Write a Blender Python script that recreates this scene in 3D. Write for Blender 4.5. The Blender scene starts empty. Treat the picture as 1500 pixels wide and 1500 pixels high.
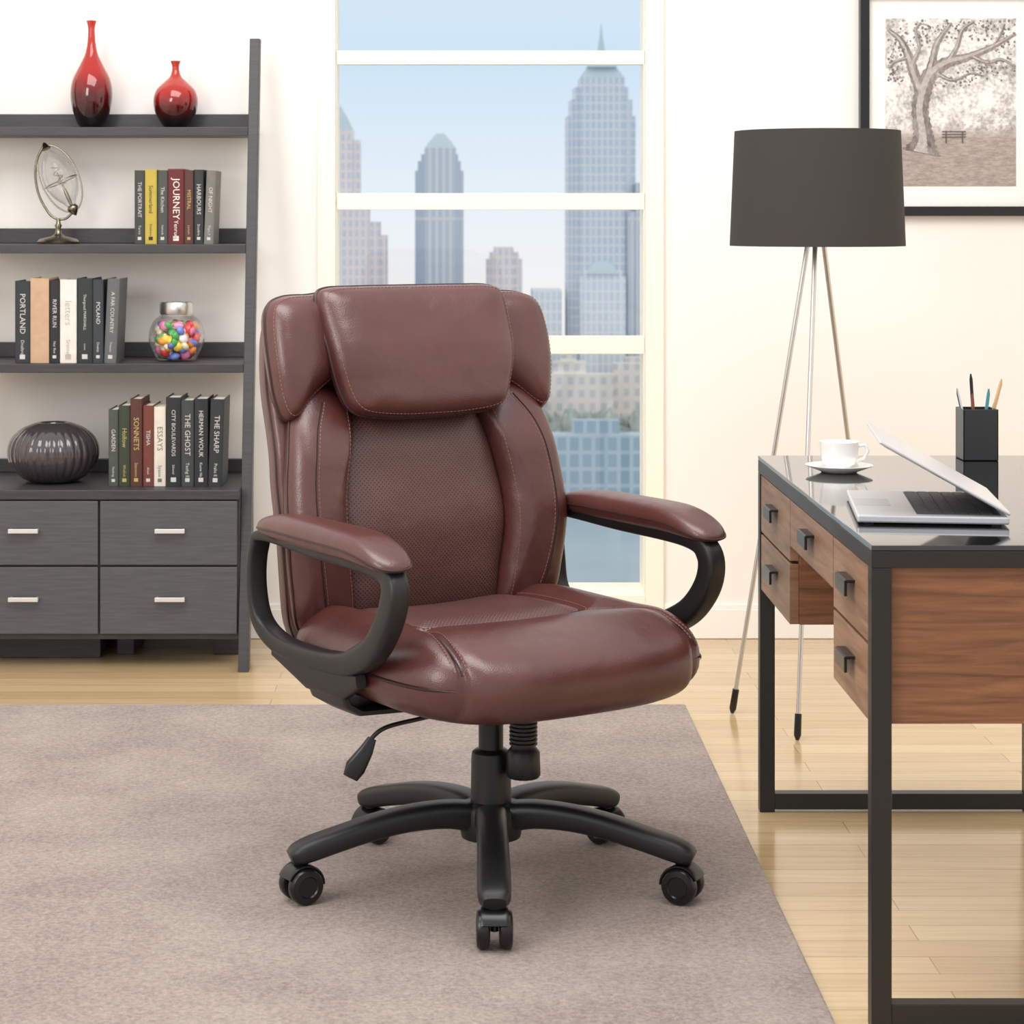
import bpy, math, random
from math import sin, cos, pi, radians, sqrt, atan2
from mathutils import Vector, Matrix, Euler
from mathutils.bvhtree import BVHTree
random.seed(7)
S = bpy.context.scene
S.view_settings.view_transform = 'Standard'
S.view_settings.look = 'None'
S.view_settings.exposure = 0.0

# ------------------------------------------------------------------ helpers
def lin(c):
    out = []
    for v in c[:3]:
        v = v / 255.0
        out.append(v / 12.92 if v <= 0.04045 else ((v + 0.055) / 1.055) ** 2.4)
    return (out[0], out[1], out[2], 1.0)

def newmat(name):
    m = bpy.data.materials.new(name)
    m.use_nodes = True
    nt = m.node_tree
    b = nt.nodes['Principled BSDF']
    return m, nt, b

def pmat(name, col, rough=0.5, metal=0.0, spec=0.5, coat=0.0, bump=0.0, bscale=200, vary=0.0, vscale=5.0, vstretch=(1, 1, 1)):
    m, nt, b = newmat(name)
    c = lin(col)
    b.inputs['Base Color'].default_value = c
    b.inputs['Roughness'].default_value = rough
    b.inputs['Metallic'].default_value = metal
    b.inputs['Specular IOR Level'].default_value = spec
    b.inputs['Coat Weight'].default_value = coat
    tc = nt.nodes.new('ShaderNodeTexCoord')
    if vary > 0:
        mp = nt.nodes.new('ShaderNodeMapping'); mp.inputs['Scale'].default_value = vstretch
        nz = nt.nodes.new('ShaderNodeTexNoise'); nz.inputs['Scale'].default_value = vscale; nz.inputs['Detail'].default_value = 6
        cr = nt.nodes.new('ShaderNodeValToRGB')
        cr.color_ramp.elements[0].position = 0.3; cr.color_ramp.elements[1].position = 0.7
        cr.color_ramp.elements[0].color = (c[0]*(1-vary), c[1]*(1-vary), c[2]*(1-vary), 1)
        cr.color_ramp.elements[1].color = (min(1, c[0]*(1+vary)), min(1, c[1]*(1+vary)), min(1, c[2]*(1+vary)), 1)
        nt.links.new(tc.outputs['Object'], mp.inputs['Vector']); nt.links.new(mp.outputs[0], nz.inputs['Vector'])
        nt.links.new(nz.outputs['Fac'], cr.inputs['Fac']); nt.links.new(cr.outputs['Color'], b.inputs['Base Color'])
    if bump > 0:
        n2 = nt.nodes.new('ShaderNodeTexNoise'); n2.inputs['Scale'].default_value = bscale; n2.inputs['Detail'].default_value = 4
        bp = nt.nodes.new('ShaderNodeBump'); bp.inputs['Strength'].default_value = bump; bp.inputs['Distance'].default_value = 0.002
        nt.links.new(tc.outputs['Object'], n2.inputs['Vector']); nt.links.new(n2.outputs['Fac'], bp.inputs['Height'])
        nt.links.new(bp.outputs['Normal'], b.inputs['Normal'])
    return m

def empty(name, loc=(0, 0, 0), rz=0.0):
    e = bpy.data.objects.new(name, None)
    e.location = loc; e.rotation_euler = (0, 0, rz); e.empty_display_size = 0.1
    S.collection.objects.link(e)
    return e

def catmull(pts, n=8, closed=False):
    P = [Vector(p) for p in pts]; out = []
    N = len(P)
    rng = N if closed else N - 1
    for i in range(rng):
        if closed:
            a, b, c, d = P[(i-1) % N], P[i], P[(i+1) % N], P[(i+2) % N]
        else:
            b, c = P[i], P[i+1]
            a = P[i-1] if i > 0 else b*2 - c
            d = P[i+2] if i+2 < N else c*2 - b
        for k in range(n):
            t = k / n
            out.append(0.5*((2*b) + (c-a)*t + (2*a-5*b+4*c-d)*t*t + (3*b-a-3*c+d)*t*t*t))
    if not closed:
        out.append(P[-1].copy())
    return out

def interp(x, tab):
    if x <= tab[0][0]: return tab[0][1]
    for (a, va), (b, vb) in zip(tab, tab[1:]):
        if x <= b:
            t = (x-a)/(b-a); t = t*t*(3-2*t)*0.5 + t*0.5
            return va + (vb-va)*t
    return tab[-1][1]

class MB:
    def __init__(s): s.v = []; s.f = []; s.m = []
    def add(s, vs, fs, mi=0, M=None):
        o = len(s.v)
        for p in vs:
            p = Vector(p)
            if M is not None: p = M @ p
            s.v.append(p[:])
        for f in fs:
            s.f.append([i+o for i in f]); s.m.append(mi)
    def box(s, c, sz, mi=0, M=None, rot=None):
        hx, hy, hz = sz[0]/2, sz[1]/2, sz[2]/2
        vs = [Vector((x, y, z)) for x in (-hx, hx) for y in (-hy, hy) for z in (-hz, hz)]
        if rot is not None:
            R = Euler(rot).to_matrix(); vs = [R @ v for v in vs]
        vs = [v + Vector(c) for v in vs]
        s.add(vs, [(0,1,3,2),(4,6,7,5),(0,4,5,1),(2,3,7,6),(0,2,6,4),(1,5,7,3)], mi, M)
    def bx(s, x0, x1, y0, y1, z0, z1, mi=0, M=None):
        s.box(((x0+x1)/2, (y0+y1)/2, (z0+z1)/2), (abs(x1-x0), abs(y1-y0), abs(z1-z0)), mi, M)
    def lathe(s, prof, loc=(0,0,0), mi=0, seg=32, rot=None, M=None, rfun=None, cap=True):
        vs = []; fs = []
        T = Matrix.Translation(Vector(loc))
        if rot is not None: T = T @ Euler(rot).to_matrix().to_4x4()
        n = len(prof)
        for (r, z) in prof:
            for k in range(seg):
                a = 2*pi*k/seg
                rr = r*(rfun(a, z) if rfun else 1)
                vs.append(T @ Vector((rr*cos(a), rr*sin(a), z)))
        for i in range(n-1):
            for k in range(seg):
                k2 = (k+1) % seg
                fs.append((i*seg+k, i*seg+k2, (i+1)*seg+k2, (i+1)*seg+k))
        if cap:
            if prof[0][0] > 1e-5: fs.append(tuple(reversed(range(seg))))
            if prof[-1][0] > 1e-5: fs.append(tuple(range((n-1)*seg, n*seg)))
        s.add(vs, fs, mi, M)
    def sweep(s, pts, sizes, side=None, mi=0, secn=16, power=2.0, closed=False, M=None):
        P = [Vector(p) for p in pts]; N = len(P)
        if isinstance(sizes, (int, float)): sizes = [(sizes, sizes)]*N
        vs = []; fs = []; prevn = None
        for i in range(N):
            if closed: t = P[(i+1) % N] - P[(i-1) % N]
            else: t = P[min(i+1, N-1)] - P[max(i-1, 0)]
            t.normalize()
            if side is not None:
                b = Vector(side); b = (b - t*b.dot(t)).normalized(); n = b.cross(t)
            else:
                if prevn is None:
                    u = Vector((0, 0, 1)) if abs(t.z) < 0.9 else Vector((1, 0, 0))
                    n = (u - t*u.dot(t)).normalized()
                else:
                    n = (prevn - t*prevn.dot(t)).normalized()
                prevn = n; b = t.cross(n)
            a_, b_ = sizes[i]
            for k in range(secn):
                q = 2*pi*(k+0.5)/secn
                cx, cy = cos(q), sin(q)
                x = math.copysign(abs(cx)**(2/power), cx); y = math.copysign(abs(cy)**(2/power), cy)
                vs.append(P[i] + b*(x*a_) + n*(y*b_))
        rng = N if closed else N-1
        for i in range(rng):
            j = (i+1) % N
            for k in range(secn):
                k2 = (k+1) % secn
                fs.append((i*secn+k, i*secn+k2, j*secn+k2, j*secn+k))
        if not closed:
            fs.append(tuple(reversed(range(secn)))); fs.append(tuple(range((N-1)*secn, N*secn)))
        s.add(vs, fs, mi, M)
    def pillow(s, outline, Tf, Tb, mapf, mi=0, rings=18, p=4.0, q=2.0, cen=None):
        O = [Vector((a[0], a[1])) for a in outline]; N = len(O)
        C = Vector(cen) if cen else sum(O, Vector((0, 0)))/N
        for sgn, T in ((1, Tf), (-1, Tb)):
            vs = []; fs = []
            vs.append(mapf(C.x, C.y, sgn*T))
            for k in range(1, rings+1):
                t = k/rings; r = 1-(1-t)**2.2
                h = T*max(0.0, 1-r**p)**(1/q)
                for o in O:
                    u = C + (o-C)*r
                    vs.append(mapf(u.x, u.y, sgn*h))
            for j in range(N):
                j2 = (j+1) % N
                fs.append((0, 1+j, 1+j2) if sgn > 0 else (0, 1+j2, 1+j))
                for k in range(rings-1):
                    a = 1+k*N
                    f = (a+j, a+N+j, a+N+j2, a+j2)
                    fs.append(f if sgn > 0 else tuple(reversed(f)))
            s.add(vs, fs, mi)
    def text(s, string, size, M, mi=0):
        cu = bpy.data.curves.new('t', 'FONT'); cu.body = string; cu.size = size; cu.align_x = 'CENTER'; cu.align_y = 'CENTER'
        cu.resolution_u = 2
        ob = bpy.data.objects.new('t', cu); S.collection.objects.link(ob)
        dg = bpy.context.evaluated_depsgraph_get()
        me = bpy.data.meshes.new_from_object(ob.evaluated_get(dg))
        s.add([v.co.copy() for v in me.vertices], [tuple(p.vertices) for p in me.polygons], mi, M)
        bpy.data.objects.remove(ob); bpy.data.curves.remove(cu); bpy.data.meshes.remove(me)
    def bvh(s):
        return BVHTree.FromPolygons([Vector(v) for v in s.v], s.f)
    def make(s, name, mats, parent=None, smooth=True, angle=40, bevel=0.0, bseg=2, merge=False, recalc=True):
        me = bpy.data.meshes.new(name)
        me.from_pydata(s.v, [], s.f)
        if not isinstance(mats, (list, tuple)): mats = [mats]
        for m in mats: me.materials.append(m)
        for p, mi in zip(me.polygons, s.m): p.material_index = mi
        import bmesh
        if recalc:
            bm = bmesh.new(); bm.from_mesh(me)
            if merge: bmesh.ops.remove_doubles(bm, verts=bm.verts, dist=1e-5)
            bmesh.ops.recalc_face_normals(bm, faces=bm.faces)
            bm.to_mesh(me); bm.free()
        if smooth:
            for p in me.polygons: p.use_smooth = True
            me.set_sharp_from_angle(angle=radians(angle))
        ob = bpy.data.objects.new(name, me)
        S.collection.objects.link(ob)
        if parent: ob.parent = parent
        if bevel > 0:
            b = ob.modifiers.new('bevel', 'BEVEL'); b.width = bevel; b.segments = bseg; b.limit_method = 'ANGLE'; b.angle_limit = radians(40)
        return ob

# ------------------------------------------------------------------ materials
M_black = pmat('black_plastic', (24, 24, 26), 0.42, bump=0.15, bscale=600)
M_black2 = pmat('black_satin', (18, 18, 20), 0.3)
M_chrome = pmat('chrome', (225, 225, 225), 0.12, metal=1.0)
M_steel = pmat('brushed_steel', (215, 213, 210), 0.3, metal=1.0)
M_white = pmat('porcelain', (245, 243, 240), 0.15, coat=0.4)
M_trim = pmat('cream_trim', (253, 245, 229), 0.45)
M_base = pmat('white_baseboard', (248, 244, 238), 0.4)
M_wall = pmat('wall_paint', (245, 241, 236), 0.85, bump=0.05, bscale=300)
M_shelf = pmat('charcoal_wood', (58, 56, 58), 0.45, vary=0.22, vscale=12, vstretch=(1, 8, 14), bump=0.12, bscale=120)
M_drawer = pmat('charcoal_drawer', (80, 80, 84), 0.45, vary=0.16, vscale=10, vstretch=(1, 8, 16))
M_dmetal = pmat('desk_metal_black', (28, 27, 27), 0.4)

def leather(name, perf=None):
    m, nt, b = newmat(name)
    tc = nt.nodes.new('ShaderNodeTexCoord')
    n1 = nt.nodes.new('ShaderNodeTexNoise'); n1.inputs['Scale'].default_value = 7; n1.inputs['Detail'].default_value = 5
    cr = nt.nodes.new('ShaderNodeValToRGB')
    cr.color_ramp.elements[0].position = 0.3; cr.color_ramp.elements[1].position = 0.75
    a, c = ((76, 38, 35), (88, 46, 42)) if not perf else ((88, 53, 48), (99, 62, 56))
    cr.color_ramp.elements[0].color = lin(a); cr.color_ramp.elements[1].color = lin(c)
    nt.links.new(tc.outputs['Object'], n1.inputs['Vector']); nt.links.new(n1.outputs['Fac'], cr.inputs['Fac'])
    vo = nt.nodes.new('ShaderNodeTexVoronoi'); vo.inputs['Scale'].default_value = 420
    nt.links.new(tc.outputs['Object'], vo.inputs['Vector'])
    n2 = nt.nodes.new('ShaderNodeTexNoise'); n2.inputs['Scale'].default_value = 14; n2.inputs['Detail'].default_value = 2
    nt.links.new(tc.outputs['Object'], n2.inputs['Vector'])
    bp = nt.nodes.new('ShaderNodeBump'); bp.inputs['Strength'].default_value = 0.22; bp.inputs['Distance'].default_value = 0.0011
    nt.links.new(vo.outputs['Distance'], bp.inputs['Height'])
    bp2 = nt.nodes.new('ShaderNodeBump'); bp2.inputs['Strength'].default_value = 0.4; bp2.inputs['Distance'].default_value = 0.008
    nt.links.new(n2.outputs['Fac'], bp2.inputs['Height']); nt.links.new(bp.outputs['Normal'], bp2.inputs['Normal'])
    b.inputs['Roughness'].default_value = 0.33 if not perf else 0.46
    b.inputs['Specular IOR Level'].default_value = 0.8
    col = cr.outputs['Color']
    if perf:
        sx = nt.nodes.new('ShaderNodeSeparateXYZ'); nt.links.new(tc.outputs['Object'], sx.inputs[0])
        def mth(op, i, v=None, j=None):
            n = nt.nodes.new('ShaderNodeMath'); n.operation = op
            nt.links.new(i, n.inputs[0])
            if v is not None: n.inputs[1].default_value = v
            if j is not None: nt.links.new(j, n.inputs[1])
            return n.outputs[0]
        k = pi/0.0085
        X = sx.outputs['X']; Y = sx.outputs[perf]
        u = mth('ADD', X, j=Y); w = mth('SUBTRACT', X, j=Y)
        su = mth('SINE', mth('MULTIPLY', u, k)); sw = mth('SINE', mth('MULTIPLY', w, k))
        pr = mth('ABSOLUTE', mth('MULTIPLY', su, j=sw))
        dot = mth('GREATER_THAN', pr, 0.66)
        mx = nt.nodes.new('ShaderNodeMixRGB'); mx.inputs['Color2'].default_value = lin((36, 18, 17))
        nt.links.new(dot, mx.inputs['Fac']); nt.links.new(col, mx.inputs['Color1'])
        col = mx.outputs['Color']
    nt.links.new(col, b.inputs['Base Color']); nt.links.new(bp2.outputs['Normal'], b.inputs['Normal'])
    return m
M_lea = leather('burgundy_leather')
M_perfz = leather('perforated_leather_back', 'Z')
M_perfy = leather('perforated_leather_seat', 'Y')
M_thread = pmat('stitch_thread', (138, 96, 90), 0.7)
M_pipe = pmat('leather_piping', (46, 23, 22), 0.4)
M_crease_shade = pmat('seam_crease_shade', (28, 13, 13), 0.7)  # near-black tubes along the seams, painting in the shade of the creases

# ------------------------------------------------------------------ floor / rug / walls
def floor_mat():
    m, nt, b = newmat('maple_planks')
    tc = nt.nodes.new('ShaderNodeTexCoord')
    br = nt.nodes.new('ShaderNodeTexBrick')
    br.inputs['Scale'].default_value = 1; br.inputs['Brick Width'].default_value = 1.3; br.inputs['Row Height'].default_value = 0.085
    br.inputs['Mortar Size'].default_value = 0.0012; br.inputs['Mortar Smooth'].default_value = 0.4; br.offset = 0.37
    br.inputs['Color1'].default_value = lin((216, 191, 150)); br.inputs['Color2'].default_value = lin((198, 169, 126)); br.inputs['Mortar'].default_value = lin((160, 128, 90))
    nt.links.new(tc.outputs['Object'], br.inputs['Vector'])
    mp = nt.nodes.new('ShaderNodeMapping'); mp.inputs['Scale'].default_value = (1.2, 22, 1)
    nz = nt.nodes.new('ShaderNodeTexNoise'); nz.inputs['Scale'].default_value = 3; nz.inputs['Detail'].default_value = 8; nz.inputs['Distortion'].default_value = 0.4
    nt.links.new(tc.outputs['Object'], mp.inputs[0]); nt.links.new(mp.outputs[0], nz.inputs['Vector'])
    cr = nt.nodes.new('ShaderNodeValToRGB')
    cr.color_ramp.elements[0].color = (0.78, 0.74, 0.68, 1); cr.color_ramp.elements[1].color = (1, 1, 1, 1)
    cr.color_ramp.elements[0].position = 0.25; cr.color_ramp.elements[1].position = 0.6
    nt.links.new(nz.outputs['Fac'], cr.inputs['Fac'])
    mx = nt.nodes.new('ShaderNodeMixRGB'); mx.blend_type = 'MULTIPLY'; mx.inputs['Fac'].default_value = 0.7
    nt.links.new(br.outputs['Color'], mx.inputs['Color1']); nt.links.new(cr.outputs['Color'], mx.inputs['Color2'])
    nt.links.new(mx.outputs['Color'], b.inputs['Base Color'])
    b.inputs['Roughness'].default_value = 0.15; b.inputs['Specular IOR Level'].default_value = 0.65
    bp = nt.nodes.new('ShaderNodeBump'); bp.inputs['Strength'].default_value = 0.2; bp.inputs['Distance'].default_value = 0.002; bp.invert = True
    nt.links.new(br.outputs['Fac'], bp.inputs['Height']); nt.links.new(bp.outputs['Normal'], b.inputs['Normal'])
    return m
def rug_mat():
    m, nt, b = newmat('taupe_rug')
    tc = nt.nodes.new('ShaderNodeTexCoord')
    n1 = nt.nodes.new('ShaderNodeTexNoise'); n1.inputs['Scale'].default_value = 3.5; n1.inputs['Detail'].default_value = 7; n1.inputs['Roughness'].default_value = 0.6
    n2 = nt.nodes.new('ShaderNodeTexNoise'); n2.inputs['Scale'].default_value = 110; n2.inputs['Detail'].default_value = 7; n2.inputs['Roughness'].default_value = 0.75
    for n in (n1, n2): nt.links.new(tc.outputs['Object'], n.inputs['Vector'])
    ad = nt.nodes.new('ShaderNodeMath'); ad.operation = 'MULTIPLY_ADD'; ad.inputs[1].default_value = 0.3
    nt.links.new(n1.outputs['Fac'], ad.inputs[0])
    m2 = nt.nodes.new('ShaderNodeMath'); m2.operation = 'MULTIPLY'; m2.inputs[1].default_value = 0.7
    nt.links.new(n2.outputs['Fac'], m2.inputs[0]); nt.links.new(m2.outputs[0], ad.inputs[2])
    cr = nt.nodes.new('ShaderNodeValToRGB')
    cr.color_ramp.elements[0].position = 0.34; cr.color_ramp.elements[1].position = 0.66
    cr.color_ramp.elements[0].color = lin((142, 124, 117)); cr.color_ramp.elements[1].color = lin((213, 197, 188))
    nt.links.new(ad.outputs[0], cr.inputs['Fac']); nt.links.new(cr.outputs['Color'], b.inputs['Base Color'])
    b.inputs['Roughness'].default_value = 0.95; b.inputs['Specular IOR Level'].default_value = 0.1
    b.inputs['Sheen Weight'].default_value = 0.15
    bp = nt.nodes.new('ShaderNodeBump'); bp.inputs['Strength'].default_value = 1.0; bp.inputs['Distance'].default_value = 0.008
    nt.links.new(n2.outputs['Fac'], bp.inputs['Height']); nt.links.new(bp.outputs['Normal'], b.inputs['Normal'])
    return m

YW = 6.70
b = MB(); b.bx(-2.8, 2.8, -1.0, YW+0.15, -0.1, 0.0); b.make('floor', floor_mat(), smooth=False)
b = MB(); b.bx(-2.5, 0.60, 2.3, 5.746, 0.0005, 0.012); b.make('area_rug', rug_mat(), smooth=False, bevel=0.005)
WX0, WX1, WZ0, WZ1 = -0.357, 0.577, 0.135, 2.18
b = MB()
b.bx(-2.8, WX0, YW, YW+0.15, 0, 2.6); b.bx(WX1, 2.8, YW, YW+0.15, 0, 2.6)
b.bx(WX0, WX1, YW, YW+0.15, 0, WZ0); b.bx(WX0, WX1, YW, YW+0.15, WZ1, 2.6)
b.make('wall_back', M_wall, smooth=False)
b = MB(); b.bx(-2.95, -2.8, -1, YW+0.15, 0, 2.6); b.make('wall_left', M_wall, smooth=False)
b = MB(); b.bx(2.8, 2.95, -1, YW+0.15, 0, 2.6); b.make('wall_right', M_wall, smooth=False)
b = MB()
for x0, x1 in ((-2.8, WX0-0.055), (WX1+0.055, 2.8)):
    b.bx(x0, x1, YW-0.014, YW-0.0005, 0.001, 0.09); b.bx(x0, x1, YW-0.009, YW-0.0005, 0.09, 0.104)
b.make('baseboard_back', M_base, smooth=False, bevel=0.002)

win = empty('window_1')
b = MB()
b.bx(WX0-0.055, WX0, YW-0.02, YW-0.0005, 0.001, WZ1+0.055); b.bx(WX1, WX1+0.055, YW-0.02, YW-0.0005, 0.001, WZ1+0.055)
b.bx(WX0, WX1, YW-0.02, YW-0.0005, WZ1, WZ1+0.055); b.bx(WX0, WX1, YW-0.02, YW-0.0005, 0.001, WZ0)
b.make('casing', M_trim, win, smooth=False, bevel=0.003)
b = MB()
for z, h in ((1.754, 0.042), (1.319, 0.050), (0.885, 0.054)):
    b.bx(WX0, WX1, YW+0.005, YW+0.045, z-h/2, z+h/2)
b.bx(WX0, WX0+0.004, YW+0.005, YW+0.145, WZ0, WZ1); b.bx(WX1-0.004, WX1, YW+0.005, YW+0.145, WZ0, WZ1)
b.bx(WX0, WX1, YW+0.005, YW+0.145, WZ0-0.001, WZ0+0.01)
b.make('sash_bars', M_trim, win, smooth=False, bevel=0.002)
def thinglass(name, fac=None, blend=0.25, rough=0.02):
    m, nt, bs = newmat(name)
    gl = nt.nodes.new('ShaderNodeBsdfGlossy'); gl.inputs['Roughness'].default_value = rough
    tr = nt.nodes.new('ShaderNodeBsdfTransparent'); mx = nt.nodes.new('ShaderNodeMixShader')
    if fac is not None: mx.inputs[0].default_value = fac
    else:
        fr = nt.nodes.new('ShaderNodeLayerWeight'); fr.inputs['Blend'].default_value = blend; nt.links.new(fr.outputs['Facing'], mx.inputs[0])
    nt.links.new(tr.outputs[0], mx.inputs[1]); nt.links.new(gl.outputs[0], mx.inputs[2]); nt.links.new(mx.outputs[0], nt.nodes['Material Output'].inputs[0])
    return m
b = MB(); b.bx(WX0, WX1, YW+0.024, YW+0.027, WZ0, WZ1); b.make('pane', thinglass('window_glass', 0.04), win, smooth=False)

# ------------------------------------------------------------------ skyline (real buildings, ~650 m away)
def facade(name, wall, glass, bw, rh, mort):
    m, nt, b = newmat(name)
    tc = nt.nodes.new('ShaderNodeTexCoord'); sp = nt.nodes.new('ShaderNodeSeparateXYZ'); cb = nt.nodes.new('ShaderNodeCombineXYZ')
    ad = nt.nodes.new('ShaderNodeMath'); ad.operation = 'ADD'
    nt.links.new(tc.outputs['Object'], sp.inputs[0]); nt.links.new(sp.outputs['X'], ad.inputs[0]); nt.links.new(sp.outputs['Y'], ad.inputs[1])
    nt.links.new(ad.outputs[0], cb.inputs['X']); nt.links.new(sp.outputs['Z'], cb.inputs['Y'])
    br = nt.nodes.new('ShaderNodeTexBrick'); br.offset = 0.0
    br.inputs['Scale'].default_value = 1; br.inputs['Brick Width'].default_value = bw; br.inputs['Row Height'].default_value = rh
    br.inputs['Mortar Size'].default_value = mort; br.inputs['Mortar Smooth'].default_value = 0.3
    g = lin(glass)
    br.inputs['Color1'].default_value = g; br.inputs['Color2'].default_value = (g[0]*.92, g[1]*.94, g[2]*.96, 1); br.inputs['Mortar'].default_value = lin(wall)
    nt.links.new(cb.outputs[0], br.inputs['Vector']); nt.links.new(br.outputs['Color'], b.inputs['Base Color'])
    b.inputs['Roughness'].default_value = 0.8
    return m
F_tower = facade('facade_tower', (230, 233, 238), (202, 216, 232), 1.7, 2.6, 0.34)  # skyline colours from here on are paled: distance haze painted into them
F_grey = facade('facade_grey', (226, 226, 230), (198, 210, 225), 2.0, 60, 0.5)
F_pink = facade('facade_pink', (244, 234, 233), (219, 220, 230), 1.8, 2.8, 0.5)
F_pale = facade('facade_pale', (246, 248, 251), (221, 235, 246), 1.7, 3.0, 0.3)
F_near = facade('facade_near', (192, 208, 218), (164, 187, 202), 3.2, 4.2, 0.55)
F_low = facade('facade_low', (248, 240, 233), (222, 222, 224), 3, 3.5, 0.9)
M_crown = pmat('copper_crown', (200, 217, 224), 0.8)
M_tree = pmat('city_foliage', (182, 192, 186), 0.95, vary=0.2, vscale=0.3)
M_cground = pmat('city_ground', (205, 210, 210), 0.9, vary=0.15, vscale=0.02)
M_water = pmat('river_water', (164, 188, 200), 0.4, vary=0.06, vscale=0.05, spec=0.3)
k = 0.2; D = 650.0; GZ = -72.0
def cx(px): return (px-665)*k
def cz(py): return 1.28-(py-314)*k
def tower(name, mat, blocks, extra=None):
    b = MB()
    for (x0, x1, top, dy) in blocks:
        b.bx(cx(x0), cx(x1), D-dy, D+14, GZ, cz(top), 0)
    if extra: extra(b)
    b.make(name, [mat, M_crown], smooth=False)
def pyr(b, x0, x1, yb, yt, dy=0, mi=1, tip=0.0):
    r = (x1-x0)/2*k*sqrt(2)
    b.lathe([(r, 0), (r*(0.62+0.38*tip), (yb-yt)*k*0.45), (max(0.01, r*tip), (yb-yt)*k)], (cx((x0+x1)/2), D-dy+(x1-x0)/2*k, cz(yb)), mi, 4, rot=(0, 0, pi/4))
def e1(b):
    pyr(b, 850, 914, 114, 96, 1, 1, 0.6); pyr(b, 860, 904, 98, 74, 1, 1, 0.3)
    b.lathe([(1.2, 0), (0.9, 3), (0.5, 5), (0.1, 9)], (cx(882), D+4, cz(78)), 1, 8)
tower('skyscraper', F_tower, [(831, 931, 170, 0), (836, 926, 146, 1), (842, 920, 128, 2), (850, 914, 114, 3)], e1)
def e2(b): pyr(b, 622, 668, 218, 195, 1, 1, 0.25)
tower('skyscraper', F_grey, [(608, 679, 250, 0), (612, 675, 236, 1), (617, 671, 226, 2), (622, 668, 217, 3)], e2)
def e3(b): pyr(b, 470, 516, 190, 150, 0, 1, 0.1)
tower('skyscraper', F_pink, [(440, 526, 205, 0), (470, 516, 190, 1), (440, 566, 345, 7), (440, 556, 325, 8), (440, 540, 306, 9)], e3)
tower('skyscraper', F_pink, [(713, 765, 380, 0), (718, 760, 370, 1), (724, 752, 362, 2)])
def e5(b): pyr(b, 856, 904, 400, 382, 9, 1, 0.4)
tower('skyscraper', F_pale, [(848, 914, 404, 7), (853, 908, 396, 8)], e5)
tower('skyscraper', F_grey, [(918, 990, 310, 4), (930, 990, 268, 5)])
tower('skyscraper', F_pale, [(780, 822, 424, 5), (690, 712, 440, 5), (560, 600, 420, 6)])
b = MB()
for i in range(44):
    x = random.uniform(430, 1000); w = random.uniform(14, 46); t = random.uniform(512, 578)
    y_ = 604 + (i % 22)*1.3 + random.uniform(0, .4)
    b.bx(cx(x)*.94, cx(x+w)*.94, y_, y_+6, GZ, cz(t)*0.94)
b.bx(cx(803)*.92, cx(900)*.92, 600.0, 604, GZ, cz(548)*.92); b.bx(cx(812)*.92, cx(860)*.92, 601.1, 604.2, GZ, cz(530)*.92); b.bx(cx(822)*.92, cx(846)*.92, 601.7, 604.1, GZ, cz(520)*.92)
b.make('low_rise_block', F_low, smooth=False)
import bmesh
b = MB()
for i in range(230):
    D2 = random.uniform(580, 592)
    x = (random.uniform(440, 990)-665)*D2/3250; r = random.uniform(2.2, 4.5)
    bm = bmesh.new(); bmesh.ops.create_icosphere(bm, subdivisions=2, radius=r)
    vs = [v.co*random.uniform(0.8, 1.2) + Vector((x, D2, random.uniform(-70, -53))) for v in bm.verts]
    b.add(vs, [[v.index for v in f.verts] for f in bm.faces]); bm.free()
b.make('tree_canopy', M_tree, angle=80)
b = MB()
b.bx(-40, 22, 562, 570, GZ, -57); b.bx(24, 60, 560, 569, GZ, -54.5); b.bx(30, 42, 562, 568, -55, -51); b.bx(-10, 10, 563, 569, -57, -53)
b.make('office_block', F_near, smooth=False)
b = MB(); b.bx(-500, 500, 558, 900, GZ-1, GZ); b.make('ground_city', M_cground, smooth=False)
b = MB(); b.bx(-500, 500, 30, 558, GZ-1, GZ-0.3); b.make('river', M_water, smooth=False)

# ------------------------------------------------------------------ ladder shelf
sh = empty('ladder_bookshelf')
def ry(z): return 6.205 + 0.2*z
b = MB()
for X in (-0.589, -1.43):
    vs = []
    for z in (0.0, 1.80):
        for (xx, yy) in ((-0.015, 0), (0.015, 0), (0.015, 0.05), (-0.015, 0.05)):
            vs.append((X+xx, ry(z)-0.005+yy, z))
    b.add(vs, [(0,1,2,3),(4,7,6,5),(0,4,5,1),(1,5,6,2),(2,6,7,3),(3,7,4,0)])
b.make('side_rails', M_shelf, sh, smooth=False, bevel=0.002)
XL, XR = -1.415, -0.604
b = MB()
for z in (0.851, 1.193, 1.536):
    y0 = ry(z)
    b.bx(XL, XR, y0-0.005, 6.685, z-0.026, z)
    b.bx(XL, XR, 6.665, 6.685, z, z+0.045)
b.make('shelf_boards', M_shelf, sh, smooth=False, bevel=0.002)
b = MB()
b.bx(XL, XR, 6.255, 6.685, 0.082, 0.478); b.bx(XL, XR, 6.235, 6.685, 0.478, 0.505); b.bx(XL, XR, 6.665, 6.685, 0.505, 0.545)
b.bx(-1.38, -1.02, 6.40, 6.66, 0.0, 0.082); b.bx(-0.98, -0.93, 6.45, 6.66, 0.0, 0.082); b.bx(-0.70, -0.62, 6.45, 6.66, 0.0, 0.082)
b.make('drawer_cabinet', M_shelf, sh, smooth=False, bevel=0.002)
b = MB()
xm = (146-665)*6.25/3250
for (x0, x1) in ((XL+0.004, xm-0.003), (xm+0.003, XR-0.006)):
    for (z0, z1) in ((0.1, 0.288), (0.294, 0.474)):
        b.bx(x0, x1, 6.238, 6.256, z0, z1)
b.make('drawer_fronts', M_drawer, sh, smooth=False, bevel=0.002)
b = MB()
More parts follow.
